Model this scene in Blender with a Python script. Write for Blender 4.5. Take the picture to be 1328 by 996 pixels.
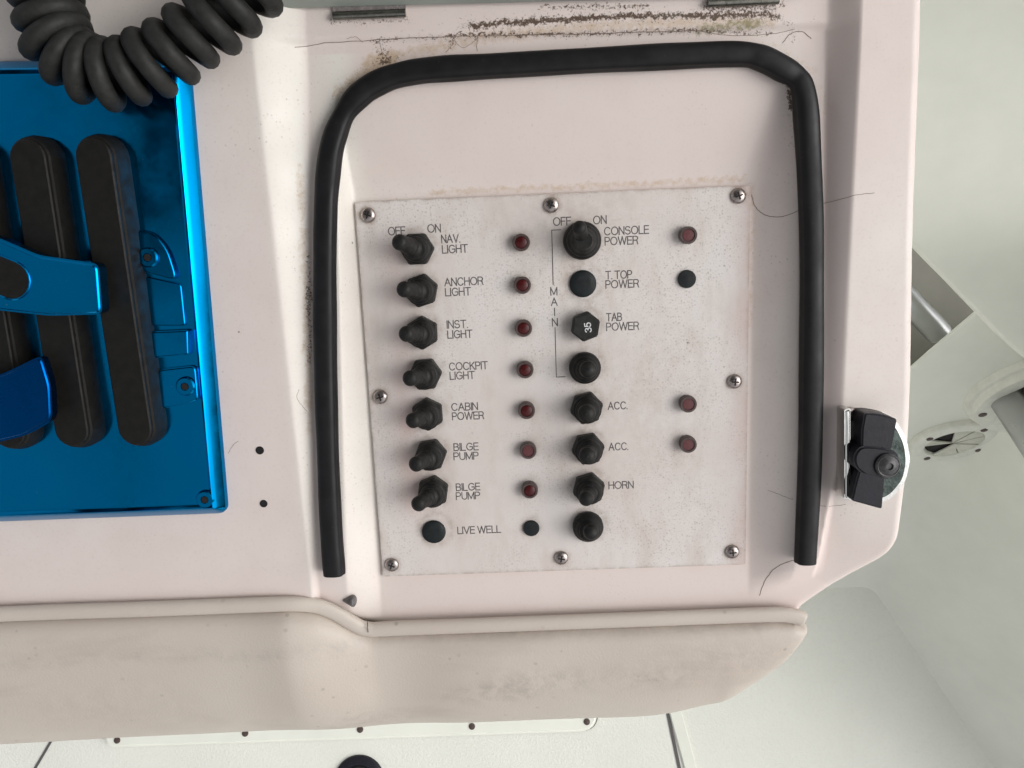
import bpy, bmesh, math, random
import numpy as np
from mathutils import Vector, Matrix, Quaternion
random.seed(4)
SC = bpy.context.scene
for o in list(bpy.data.objects): bpy.data.objects.remove(o)
COL = SC.collection
R = math.radians

# ------------------------------------------------------------------ frames
# "console frame": x right, y forward, z out of the switch panel (metres). The dash leans back 20 degrees in the world.
M = Matrix.Translation((0, 0, 1.0)) @ Matrix.Rotation(R(20), 4, 'X')
CR = Matrix(((0.9990824, 0.0381575, 0.01945), (-0.0410209, 0.9830929, 0.1784536), (-0.0123119, -0.1790877, 0.9837561)))
CP = Vector((0.0006996, 0.0009375, 0.3587936))
FOC = 664 / math.tan(R(33))

# ------------------------------------------------------------------ camera, world, sun, exposure
cam = bpy.data.cameras.new('camera'); cam.sensor_width = 36; cam.lens = 18 / math.tan(R(33))
cam.clip_start = 0.01; cam.clip_end = 500
camo = bpy.data.objects.new('camera', cam); COL.objects.link(camo)
CM = M @ (Matrix.Translation(CP) @ CR.to_4x4())
camo.matrix_world = CM
SC.camera = camo

SUN_EL, SUN_AZ = R(42), R(104)
w = bpy.data.worlds.new("World"); SC.world = w; w.use_nodes = True
nt = w.node_tree; bg = nt.nodes['Background']
sky = nt.nodes.new('ShaderNodeTexSky'); sky.sky_type = 'NISHITA'; sky.sun_disc = False
sky.sun_elevation = SUN_EL; sky.sun_rotation = SUN_AZ; sky.dust_density = 4; sky.air_density = 1.0; sky.ozone_density = 1.0
hs = nt.nodes.new('ShaderNodeHueSaturation'); hs.inputs['Saturation'].default_value = 0.10
nt.links.new(sky.outputs[0], hs.inputs['Color']); nt.links.new(hs.outputs[0], bg.inputs['Color'])
bg.inputs['Strength'].default_value = 0.15
sl = bpy.data.lights.new('sun', 'SUN'); sl.energy = 0.7; sl.angle = R(55); sl.color = (1, 0.95, 0.9)
so = bpy.data.objects.new('sun', sl); COL.objects.link(so)
sd = Vector((math.sin(SUN_AZ) * math.cos(SUN_EL), math.cos(SUN_AZ) * math.cos(SUN_EL), math.sin(SUN_EL)))
so.rotation_euler = sd.to_track_quat('Z', 'Y').to_euler(); so.location = sd * 8
SC.view_settings.view_transform = 'Standard'; SC.view_settings.look = 'None'
SC.view_settings.gamma = 1; SC.view_settings.use_curve_mapping = False
SC.view_settings.exposure = 0.12
SC.cycles.max_bounces = 8; SC.cycles.use_denoising = True

# ------------------------------------------------------------------ measuring helpers
def U(px, py, z=0.0):
    """point of the console frame at height z seen in the photograph at px,py"""
    d = CR @ Vector(((px - 664) / FOC, -(py - 498) / FOC, -1))
    return CP + d * ((z - CP.z) / d.z)
def U2(px, py, z=0.0):
    p = U(px, py, z); return (p.x, p.y)
def PX(p):
    q = CR.transposed() @ (Vector(p) - CP)
    return (664 + FOC * q.x / -q.z, 498 - FOC * q.y / -q.z)
def WD(px, py, Z):
    """world point at camera depth Z"""
    return CM @ Vector(((px - 664) / FOC * Z, -(py - 498) / FOC * Z, -Z))
def WF(px, py, z=0.0):
    o = CM.translation; d = (CM.to_3x3() @ Vector(((px - 664) / FOC, -(py - 498) / FOC, -1)))
    t = (z - o.z) / d.z; return o + d * t, t
def interp(x, pts):
    return float(np.interp(x, [p[0] for p in pts], [p[1] for p in pts]))
def smooth_path(pts, n=8):
    """Catmull-Rom through points"""
    P = [Vector(p) for p in pts]; out = []
    for i in range(len(P) - 1):
        a = P[max(i - 1, 0)]; b = P[i]; c = P[i + 1]; d = P[min(i + 2, len(P) - 1)]
        for k in range(n):
            t = k / n
            out.append(0.5 * ((2 * b) + (c - a) * t + (2 * a - 5 * b + 4 * c - d) * t * t + (3 * b - a - 3 * c + d) * t ** 3))
    out.append(P[-1]); return out

# ------------------------------------------------------------------ mesh helpers
class MB:
    def __init__(s): s.v = []; s.f = []
    def add(s, vs, fs):
        n = len(s.v); s.v += [tuple(v) for v in vs]; s.f += [tuple(i + n for i in f) for f in fs]; return s
    def lathe(s, prof, o=(0, 0, 0), axis=(0, 0, 1), seg=28, cap=True, rot=0.0):
        q = Vector((0, 0, 1)).rotation_difference(Vector(axis).normalized()); o = Vector(o); vs = []; fs = []
        for r, z in prof:
            for k in range(seg):
                a = 2 * math.pi * k / seg + rot; vs.append(o + q @ Vector((r * math.cos(a), r * math.sin(a), z)))
        for i in range(len(prof) - 1):
            for k in range(seg):
                k2 = (k + 1) % seg; fs.append((i * seg + k, i * seg + k2, (i + 1) * seg + k2, (i + 1) * seg + k))
        if cap:
            fs.append(tuple(range(seg - 1, -1, -1))); fs.append(tuple((len(prof) - 1) * seg + k for k in range(seg)))
        return s.add(vs, fs)
    def prism(s, poly, z0, z1):
        n = len(poly); vs = [(p[0], p[1], z0) for p in poly] + [(p[0], p[1], z1) for p in poly]
        fs = [tuple(range(n - 1, -1, -1)), tuple(range(n, 2 * n))] + [(i, (i + 1) % n, n + (i + 1) % n, n + i) for i in range(n)]
        return s.add(vs, fs)
    def frustum(s, poly0, z0, poly1, z1):
        n = len(poly0); vs = [(p[0], p[1], z0) for p in poly0] + [(p[0], p[1], z1) for p in poly1]
        fs = [tuple(range(n - 1, -1, -1)), tuple(range(n, 2 * n))] + [(i, (i + 1) % n, n + (i + 1) % n, n + i) for i in range(n)]
        return s.add(vs, fs)
    def box(s, x0, x1, y0, y1, z0, z1): return s.prism([(x0, y0), (x1, y0), (x1, y1), (x0, y1)], z0, z1)
    def tube(s, path, r, seg=12, up=None, sec=None, cap=True):
        P = [Vector(p) for p in path]; n = len(P); vs = []; fs = []; nrm = None
        for i in range(n):
            t = (P[min(i + 1, n - 1)] - P[max(i - 1, 0)]).normalized()
            if up is not None: nrm = (Vector(up) - t * t.dot(Vector(up))).normalized()
            elif nrm is None:
                nrm = t.orthogonal().normalized()
            else: nrm = (nrm - t * t.dot(nrm)).normalized()
            b = t.cross(nrm); rr = r(i / (n - 1)) if callable(r) else r
            for k in range(seg):
                a = 2 * math.pi * k / seg
                c, d = (math.cos(a), math.sin(a)) if sec is None else sec(a)
                vs.append(P[i] + nrm * (rr * c) + b * (rr * d))
        for i in range(n - 1):
            for k in range(seg):
                k2 = (k + 1) % seg; fs.append((i * seg + k, (i + 1) * seg + k, (i + 1) * seg + k2, i * seg + k2))
        if cap: fs.append(tuple(range(seg))); fs.append(tuple((n - 1) * seg + k for k in range(seg - 1, -1, -1)))
        return s.add(vs, fs)
    def grid(s, P):
        """P[i][j] points"""
        n, m = len(P), len(P[0]); vs = [p for row in P for p in row]
        return s.add(vs, [(i * m + j, (i + 1) * m + j, (i + 1) * m + j + 1, i * m + j + 1) for i in range(n - 1) for j in range(m - 1)])
    def mesh(s, name, mat, smooth=40):
        me = bpy.data.meshes.new(name); me.from_pydata(s.v, [], s.f); me.validate()
        bm = bmesh.new(); bm.from_mesh(me); bmesh.ops.recalc_face_normals(bm, faces=bm.faces); bm.to_mesh(me); bm.free()
        if smooth:
            me.set_sharp_from_angle(angle=R(smooth)); me.polygons.foreach_set('use_smooth', [p.loop_total < 7 for p in me.polygons])
        if mat: me.materials.append(mat)
        return me
def rrect(x0, x1, y0, y1, r, n=6):
    out = []
    for cx, cy, a0 in ((x1 - r, y1 - r, 0), (x0 + r, y1 - r, 90), (x0 + r, y0 + r, 180), (x1 - r, y0 + r, 270)):
        for k in range(n + 1):
            a = R(a0 + 90 * k / n); out.append((cx + r * math.cos(a), cy + r * math.sin(a)))
    return out
def round_poly(poly, rad, n=5):
    out = []; N = len(poly)
    for i in range(N):
        p = Vector(poly[i]); a = Vector(poly[i - 1]); b = Vector(poly[(i + 1) % N])
        r = rad[i] if isinstance(rad, (list, tuple)) else rad
        da = (a - p); db = (b - p); r = min(r, da.length * .48, db.length * .48)
        p0 = p + da.normalized() * r; p1 = p + db.normalized() * r
        for k in range(n + 1):
            t = k / n; out.append(tuple(p0 * (1 - t) ** 2 + p * 2 * t * (1 - t) + p1 * t * t))
    return out
def pill(a, b, r, n=10):
    """obround outline round segment a-b"""
    a = Vector(a); b = Vector(b); d = (b - a); ang = math.atan2(d.y, d.x); out = []
    for c, s0 in ((b, -90), (a, 90)):
        for k in range(n + 1):
            t = ang + R(s0 + 180 * k / n); out.append((c.x + r * math.cos(t), c.y + r * math.sin(t)))
    return out

def tag(o, label=None, cat=None, group=None, kind=None):
    if label: o['label'] = label
    if cat: o['category'] = cat
    if group: o['group'] = group
    if kind: o['kind'] = kind
    return o
def bevel(o, wd, seg=3, ang=35):
    m = o.modifiers.new('bevel', 'BEVEL'); m.width = wd; m.segments = seg; m.limit_method = 'ANGLE'; m.angle_limit = R(ang); m.harden_normals = True
    return o
def thing(name, label, cat, loc=(0, 0, 0), group=None, frame=None):
    """Empty at the thing's base. frame None = console frame, else a world matrix"""
    o = bpy.data.objects.new(name, None); COL.objects.link(o); o.empty_display_size = .01
    o.matrix_world = (M if frame is None else frame) @ Matrix.Translation(loc)
    o['base'] = 0; del o['base']
    LOC[o.name] = Vector(loc)
    return tag(o, label, cat, group)
LOC = {}
def part(parent, name, me, label=None, at=None, rotz=0):
    """at None: mesh is in frame coordinates; else placed at frame point `at`"""
    o = bpy.data.objects.new(name, me); COL.objects.link(o); o.parent = parent
    base = LOC[parent.name]; a = Vector((0, 0, 0)) if at is None else Vector(at)
    o.location = a - base; o.rotation_euler = (0, 0, rotz)
    LOC[o.name] = a
    if label: o['label'] = label
    return o
def single(name, me, label=None, cat=None, group=None, kind=None, frame=None):
    """one-mesh thing: origin moved to its base"""
    n = len(me.vertices); co = np.empty(n * 3); me.vertices.foreach_get('co', co); co = co.reshape(-1, 3)
    c = (co.min(0) + co.max(0)) / 2; c[2] = co[:, 2].min()
    me.vertices.foreach_set('co', (co - c).ravel()); me.update()
    o = bpy.data.objects.new(name, me); COL.objects.link(o)
    o.matrix_world = (M if frame is None else frame) @ Matrix.Translation(Vector(c))
    LOC[o.name] = Vector(c)
    return tag(o, label, cat, group, kind)
I4 = Matrix.Identity(4)

# ------------------------------------------------------------------ materials
class N:
    """tiny node DSL"""
    def __init__(s, name, rough=.5, metal=0., color=(.5, .5, .5)):
        s.m = bpy.data.materials.new(name); s.m.use_nodes = True; s.t = s.m.node_tree; s.b = s.t.nodes['Principled BSDF']
        s.set('Roughness', rough); s.set('Metallic', metal); s.set('Base Color', (*color, 1)); s.co = None
    def set(s, k, v):
        if isinstance(v, bpy.types.NodeSocket): s.t.links.new(v, s.b.inputs[k])
        else: s.b.inputs[k].default_value = v
    def n(s, t, **kw):
        n = s.t.nodes.new(t)
        for k, v in kw.items():
            if k.startswith('i_'):
                key = k[2:]; key = int(key) if key.isdigit() else key
                if isinstance(v, bpy.types.NodeSocket): s.t.links.new(v, n.inputs[key])
                else: n.inputs[key].default_value = v
            else: setattr(n, k, v)
        return n
    def obj(s):
        if not s.co: s.co = s.n('ShaderNodeTexCoord').outputs['Object']
        return s.co
    def stretch(s, sc, rot=(0, 0, 0)):
        return s.n('ShaderNodeMapping', i_Vector=s.obj(), i_Scale=sc, i_Rotation=rot).outputs[0]
    def noise(s, scale, detail=3, rough=.55, dist=0., vec=None):
        return s.n('ShaderNodeTexNoise', i_Vector=vec or s.obj(), i_Scale=scale, i_Detail=detail, i_Roughness=rough, i_Distortion=dist).outputs[0]
    def ramp(s, f, a, b, lo=0., hi=1.):
        return s.n('ShaderNodeMapRange', i_0=f, i_1=a, i_2=b, i_3=lo, i_4=hi).outputs[0]
    def math(s, op, a, b=0.):
        return s.n('ShaderNodeMath', operation=op, i_0=a, i_1=b).outputs[0]
    def mix(s, f, a, b):
        n = s.n('ShaderNodeMix', data_type='RGBA')
        for k, v in ((0, f), (6, a), (7, b)):
            if isinstance(v, bpy.types.NodeSocket): s.t.links.new(v, n.inputs[k])
            else: n.inputs[k].default_value = (*v, 1) if isinstance(v, tuple) else v
        return n.outputs[2]
    def dots(s, scale, size, keep, soft=.08):
        """scattered round specks: 1 inside a speck"""
        v = s.n('ShaderNodeTexVoronoi', i_Vector=s.obj(), i_Scale=scale)
        d = s.ramp(v.outputs['Distance'], size, size + soft, 1, 0)
        c = s.n('ShaderNodeSeparateColor', i_0=v.outputs['Color'])
        k = s.ramp(c.outputs[0], keep, keep + .02, 0, 1)
        return s.math('MULTIPLY', d, k)
    def attr(s, name): return s.n('ShaderNodeAttribute', attribute_name=name).outputs['Fac']
    def bump(s, h, strength=.3, dist=.0005, prev=None):
        n = s.n('ShaderNodeBump', i_Strength=strength, i_Distance=dist, i_Height=h)
        if prev: s.t.links.new(prev, n.inputs['Normal'])
        s.t.links.new(n.outputs[0], s.b.inputs['Normal']); return n.outputs[0]

def gelcoat():
    s = N('weathered_gelcoat', .42)
    big = s.ramp(s.noise(9, 3), .38, .65)
    c = s.mix(big, (.715, .622, .585), (.74, .665, .622))
    c = s.mix(s.ramp(s.noise(45, 4), .45, .75, 0, .45), c, (.665, .565, .52))
    c = s.mix(s.ramp(s.noise(5.3, 2), .52, .7, 0, .5), c, (.745, .715, .66))
    c = s.mix(s.math('MULTIPLY', s.attr('cream'), .8), c, (.765, .755, .69))
    c = s.mix(s.ramp(s.noise(700, 3, .7), .55, .75, 0, .3), c, (.52, .44, .40))
    sp = s.math('MULTIPLY', s.dots(700, .2, .8, .15), s.ramp(s.noise(28, 3), .48, .66, 0, .42))
    c = s.mix(sp, c, (.36, .29, .25))
    sp2 = s.dots(80, .028, .9, .025); c = s.mix(s.math('MULTIPLY', sp2, .7), c, (.16, .13, .12))
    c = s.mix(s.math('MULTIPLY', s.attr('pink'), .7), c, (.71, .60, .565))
    # tan staining where water stands
    def grit(a, sc, lo, hi, k=1.6): return s.ramp(s.math('ADD', s.attr(a), s.math('MULTIPLY', s.math('SUBTRACT', s.noise(sc, 4, .75), .5), k)), lo, hi)
    tan = grit('tan', 420, .45, 1.1)
    c = s.mix(s.math('MULTIPLY', tan, .75), c, (.50, .36, .22))
    grn = grit('green', 520, .62, 1.15, 2.4)
    c = s.mix(s.math('MULTIPLY', grn, .8), c, (.21, .19, .07))
    dk = grit('dark', 1100, .5, .8, 2.6)
    c = s.mix(s.math('MULTIPLY', dk, .95), c, (.075, .042, .022))
    s.set('Base Color', c)
    s.set('Roughness', s.ramp(s.noise(60, 3), .3, .7, .36, .55))
    p = s.bump(s.noise(55, 2), .10, .002)
    s.bump(s.noise(900, 3), .12, .0002, p)
    return s.m
def panel_paint():
    s = N('panel_paint', .45)
    v = s.n('ShaderNodeSeparateXYZ', i_0=s.obj())
    c = s.mix(s.ramp(s.noise(16, 3), .35, .68), (.685, .615, .58), (.735, .695, .67))
    c = s.mix(s.ramp(s.noise(70, 4, .6, 0, s.stretch((1, .35, 1))), .5, .72, 0, .5), c, (.56, .475, .42))
    dens = s.ramp(s.noise(19, 3, .6), .40, .62, .12, 1)
    f1 = s.math('MULTIPLY', s.ramp(s.noise(1150, 3, .75), .53, .68, 0, .55), dens)
    c = s.mix(f1, c, (.36, .30, .255))
    c = s.mix(s.math('MULTIPLY', s.attr('grime'), s.ramp(s.noise(210, 4, .7), .3, .65)), c, (.30, .235, .185))
    sp = s.math('MULTIPLY', s.dots(820, .22, .62, .2), dens); c = s.mix(s.math('MULTIPLY', sp, .38), c, (.27, .23, .20))
    sp = s.dots(120, .035, .86, .04); c = s.mix(s.math('MULTIPLY', sp, s.math('MULTIPLY', dens, .8)), c, (.12, .10, .09))
    # faint scratches and run marks
    sc = s.ramp(s.noise(90, 2, .5, .6, s.stretch((6, .5, 1), (0, 0, .3))), .64, .70, 0, .22); c = s.mix(sc, c, (.70, .67, .64))
    # reddish switch shadows painted into the colour, same tint along the right edge
    c = s.mix(s.ramp(s.math('MULTIPLY', s.attr('rust'), s.ramp(s.noise(40, 2), .25, .6)), 0, 1, 0, .55), c, (.56, .37, .335))
    s.set('Base Color', c); s.set('Roughness', s.ramp(s.noise(200, 3), .3, .7, .38, .6))
    s.bump(s.noise(1300, 3), .18, .00015)
    return s.m
def vinyl():
    s = N('cream_vinyl', .48)
    c = s.mix(s.ramp(s.noise(8, 3), .35, .68), (.545, .475, .415), (.60, .54, .475))
    c = s.mix(s.ramp(s.noise(22, 5, .6, .4, s.stretch((.45, 1.6, 1))), .54, .74, 0, .45), c, (.43, .365, .315))
    c = s.mix(s.math('MULTIPLY', s.math('MULTIPLY', s.attr('dark'), .7), s.ramp(s.noise(110, 5, .75, .3), .40, .72)), c, (.27, .24, .22))
    c = s.mix(s.math('MULTIPLY', s.dots(240, .17, .86, .12), s.ramp(s.noise(20, 3), .45, .6, 0, .5)), c, (.25, .22, .2))
    c = s.mix(s.math('MULTIPLY', s.dots(42, .03, .9, .02), .8), c, (.08, .07, .06))
    s.set('Base Color', c)
    v = s.n('ShaderNodeTexVoronoi', i_Vector=s.obj(), i_Scale=900)
    p = s.bump(v.outputs['Distance'], .22, .0003); s.bump(s.noise(25, 2, .5, .3), .12, .003, p)
    return s.m
def simple(name, color, rough=.5, metal=0., var=.12, scale=200, bump=.1, bdist=.0003, coat=0., dust=None, spec=.5):
    s = N(name, rough, metal, color); s.set('Specular IOR Level', spec)
    d = tuple(c * (1 - var) for c in color); u = tuple(min(1, c * (1 + var)) for c in color)
    c = s.mix(s.ramp(s.noise(scale, 4, .65), .35, .65), d, u)
    if dust: c = s.mix(s.ramp(s.noise(scale * 2.3, 5, .75), dust[1], dust[1] + .15, 0, dust[2]), c, dust[0])
    s.set('Base Color', c); s.set('Roughness', s.ramp(s.noise(scale * .6, 3), .3, .7, max(.02, rough - .08), rough + .1))
    if coat: s.b.inputs['Coat Weight'].default_value = coat
    if bump: s.bump(s.noise(scale * 3, 3), bump, bdist)
    return s.m
MT = dict(
    gel=gelcoat(), panel=panel_paint(), vinyl=vinyl(),
    boot=simple('dusty_black_rubber', (.012, .0115, .011), .55, 0, .35, 500, .25, .0002, dust=((.12, .11, .09), .58, .35), spec=0.28),
    nut=simple('black_hex_rubber', (.020, .021, .019), .48, 0, .3, 420, .2, .0002, dust=((.13, .12, .08), .6, .3), spec=0.28),
    seal=simple('seal_rubber', (.008, .008, .009), .46, 0, .3, 120, .15, .0003, dust=((.06, .055, .05), .6, .25), spec=0.28),
    cord=simple('cord_rubber', (.020, .020, .0185), .58, 0, .25, 300, .25, .0003, dust=((.12, .12, .12), .64, .35), spec=0.3),
    bar=simple('bar_rubber', (.010, .0095, .0085), .5, 0, .2, 300, .12, .0002, spec=0.2),
    bezel=simple('indicator_bezel', (.075, .05, .044), .4, 0, .2, 500, .1),
    lens=simple('red_lens', (.062, .004, .005), .35, 0, .35, 900, .25, .0003, spec=.35),
    lens2=simple('faded_red_lens', (.105, .026, .029), .4, 0, .25, 900, .2, .0003),
    steel=simple('stained_steel', (.40, .35, .33), .28, 1, .2, 600, .15, .0002, dust=((.12, .07, .05), .55, .6)),
    hinge=simple('dull_hinge_steel', (.22, .215, .19), .35, 1, .2, 500, .15, .0002, dust=((.06, .045, .03), .55, .6)),
    oxid=simple('oxidised_chrome', (.055, .07, .065), .32, .8, .45, 180, .3, .0006, dust=((.35, .38, .38), .66, .6)),  # dark reflection on the latch plate put into the colour
    crackline=simple('crack_line', (.20, .15, .12), .8, 0, .3, 900, 0),
    hole=simple('dark_recess', (.008, .006, .006), .8, 0, .1, 200, 0),
    chrome=simple('chrome', (.66, .66, .64), .10, 1, .1, 60, .12, .0006, dust=((.12, .14, .13), .6, .5)),
    latch=simple('latch_nylon', (.012, .011, .017), .42, 0, .2, 300, .2, .0003, spec=0.3),
    rivet=simple('latch_rivet', (.07, .068, .07), .4, .3, .3, 500, .2),
    plug=simple('blank_plug', (.012, .015, .016), .5, 0, .25, 600, .2, .0002, dust=((.05, .05, .05), .6, .5), spec=0.25),
    ink=simple('grey_ink', (.10, .092, .092), .6, 0, .3, 900, 0),
    inkw=simple('white_ink', (.62, .62, .62), .6, 0, .2, 900, 0),
    lid=simple('smoked_lid', (.30, .325, .29), .3, 0, .06, 30, .05),
    liner=simple('liner_gelcoat', (.80, .81, .735), .42, 0, .035, 9, .06, .001),
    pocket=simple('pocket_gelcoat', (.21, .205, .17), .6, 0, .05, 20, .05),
    alu=simple('brushed_aluminium', (.48, .49, .49), .34, 1, .02, 60, .02),
    flange=simple('white_plastic', (.76, .76, .69), .4, 0, .06, 90, .06),
    memb=simple('membrane_plastic', (.60, .60, .52), .5, 0, .12, 60, .3, .002),
    canvas=simple('navy_canvas', (.05, .055, .075), .8, 0, .1, 300, .2),
    tan=simple('grey_cone_plastic', (.16, .15, .15), .45, .2, .4, 300, .2),
)
def blue_metal(name, col, rough):
    s = N(name, rough, 1., col)
    s.set('Base Color', s.mix(s.ramp(s.noise(7, 2), .3, .7), tuple(c * .78 for c in col), s.mix(s.math('MULTIPLY', s.dots(260, .06, .8, .05), .5), col, (.35, .42, .48))))
    s.set('Roughness', s.ramp(s.noise(38, 5, .75), .3, .72, rough * .5, rough * 2.6))
    p = s.bump(s.noise(11, 2, .5), .5, .005); s.bump(s.noise(1500, 3, .7), .1, .00001, p)
    return s.m
MT['blue'] = blue_metal('blue_anodised', (.0, .24, .56), .11)
MT['blue_d'] = blue_metal('blue_anodised_deep', (.0, .075, .27), .18)
def nonskid():
    s = N('nonskid_deck', .6)
    c = s.mix(s.ramp(s.noise(6, 4), .35, .65), (.75, .755, .695), (.785, .79, .73))
    c = s.mix(s.ramp(s.noise(160, 3, .7), .5, .7, 0, .15), c, (.60, .60, .54))
    s.set('Base Color', c)
    v = s.n('ShaderNodeTexVoronoi', i_Vector=s.obj(), i_Scale=330)
    s.bump(v.outputs['Distance'], .35, .0010); return s.m
MT['deck'] = nonskid()

# ================================================================== CONSOLE MOULDING
ZOT = .0190
Z0, ZL = -.0016, .0085          # recess floor, ledge under the seal
yT0 = U(700, 690, 0).y
YT, YB = U(700, 90, ZL).y, U(700, 790, 0).y
def zo_y(y):                    # outer dash height falls towards the cushion
    return np.interp(y, [YB - .01, YB + .02, YT, YT + .08], [.0088, .0102, .0190, .0198])
def line_x(p, q, z):            # x as linear function of y through two pixels at height z
    a, b = U(*p, z), U(*q, z); k = (b.x - a.x) / (b.y - a.y); return lambda y: a.x + (y - a.y) * k
def line_y(p, q, z):
    a, b = U(*p, z), U(*q, z); k = (b.y - a.y) / (b.x - a.x); return lambda x: a.y + (x - a.x) * k
iL = line_x((438, 262), (449, 740), ZL); fL = line_x((457, 262), (491, 740), Z0)
iR = line_x((1037, 150), (1033, 730), ZL); fR = line_x((978, 240), (971, 734), Z0)
iT = line_y((560, 104), (980, 88), ZL); fT = line_y((460, 254), (973, 233), Z0)
oL_in = line_x((402, 200), (412, 740), ZL); oL_out = line_x((333, 100), (393, 720), .018)
oR_in = line_x((1070, 150), (1062, 700), ZL); oR_out = line_x((1113, 100), (1093, 700), .018)
yStep = line_y((400, 62), (1050, 42), ZL)
yOpenR0, yOpenR1 = U(980, 800, 0).y, U(1000, 690, .005).y
fold = [U(*q, .001) for q in ((940, 792), (985, 777), (1060, 752), (1100, 772), (1150, 790))]; FX = [p.x for p in fold]; FY = [p.y for p in fold]
yOpenL0, yOpenL1 = U(440, 830, 0).y, U(440, 740, .005).y
def smin(a, b, k):
    h = np.clip(.5 + .5 * (b - a) / k, 0, 1); return b * (1 - h) + a * h - k * h * (1 - h)
def sstep(t):
    t = np.clip(t, 0, 1); return t * t * (3 - 2 * t)
def soft(t):                    # ramp with short rounded ends
    t = np.clip(t, 0, 1); return .72 * t + .28 * sstep(t)
def hgt(x, y):
    x = np.asarray(x, float); y = np.asarray(y, float)
    tL = (x - iL(y)) / (fL(y) - iL(y)); tR = (x - iR(y)) / (fR(y) - iR(y)); tT = (y - iT(x)) / (fT(x) - iT(x))
    t = smin(smin(tL, tR, .35), tT, .45)
    base = ZL + (Z0 - ZL) * soft(t)
    base = base + .0022 * sstep((y - yStep(x)) / .004)
    sL = (x - oL_in(y)) / (oL_out(y) - oL_in(y)); sR = (x - oR_in(y)) / (oR_out(y) - oR_in(y))
    s = np.maximum(sL, sR); h = base + (zo_y(y) - base) * soft(s)
    yl = np.interp(x, FX, FY); wr = .012 + .055 * sstep(sR); bR = .75 * soft((y - yl) / wr) + .25 * sstep((y - yl) / .05); bL = sstep((y - yOpenL0) / (yOpenL1 - yOpenL0))
    b = bL + (bR - bL) * sstep((x - .03) / .05)
    keep = np.where(s > 1, 1, b)
    bb = b + (1 - b) * np.where(x < 0, sstep(s), 0)
    return Z0 + (h - Z0) * bb
def outline():
    z = .018
    pts = [U2(-160, -160, z), U2(1201, -160, z), U2(1197, 10, z), U2(1191, 300, z), U2(1186, 520, .014), U2(1177, 655, .012),
           U2(1173, 722, .010), U2(1046, 792, .002), U2(1036, 806, .001), U2(560, 820, .001), U2(466, 814, .002), U2(385, 785, .009), U2(-160, 803, .009)]
    return round_poly(pts, [.001, .001, .02, .02, .02, .01, .011, .002, .002, .01, .02, .02, .001], 8)
OUT = np.array(outline())
def outline_sd(X, Y):
    """signed distance (inside +) and nearest point"""
    P = np.stack([X, Y], -1); best = np.full(X.shape, 1e9); near = np.zeros(P.shape); inside = np.zeros(X.shape, bool)
    n = len(OUT)
    for i in range(n):
        a = OUT[i]; b = OUT[(i + 1) % n]; ab = b - a; L = ab @ ab
        if L < 1e-14: continue
        t = np.clip(((P - a) @ ab) / L, 0, 1); q = a + t[..., None] * ab; d = np.linalg.norm(P - q, axis=-1)
        m = d < best; best = np.where(m, d, best); near = np.where(m[..., None], q, near)
        c = ((a[1] > Y) != (b[1] > Y)) & (X < (b[0] - a[0]) * (Y - a[1]) / (b[1] - a[1] + 1e-18) + a[0]); inside ^= c
    return np.where(inside, best, -best), near
def poly_dist(X, Y, pts):
    best = np.full(X.shape, 1e9)
    for a, b in zip(pts[:-1], pts[1:]):
        a = np.array(a[:2]); b = np.array(b[:2]); ab = b - a; L = ab @ ab + 1e-18
        t = np.clip(((X - a[0]) * ab[0] + (Y - a[1]) * ab[1]) / L, 0, 1)
        best = np.minimum(best, np.hypot(X - a[0] - t * ab[0], Y - a[1] - t * ab[1]))
    return best
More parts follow.
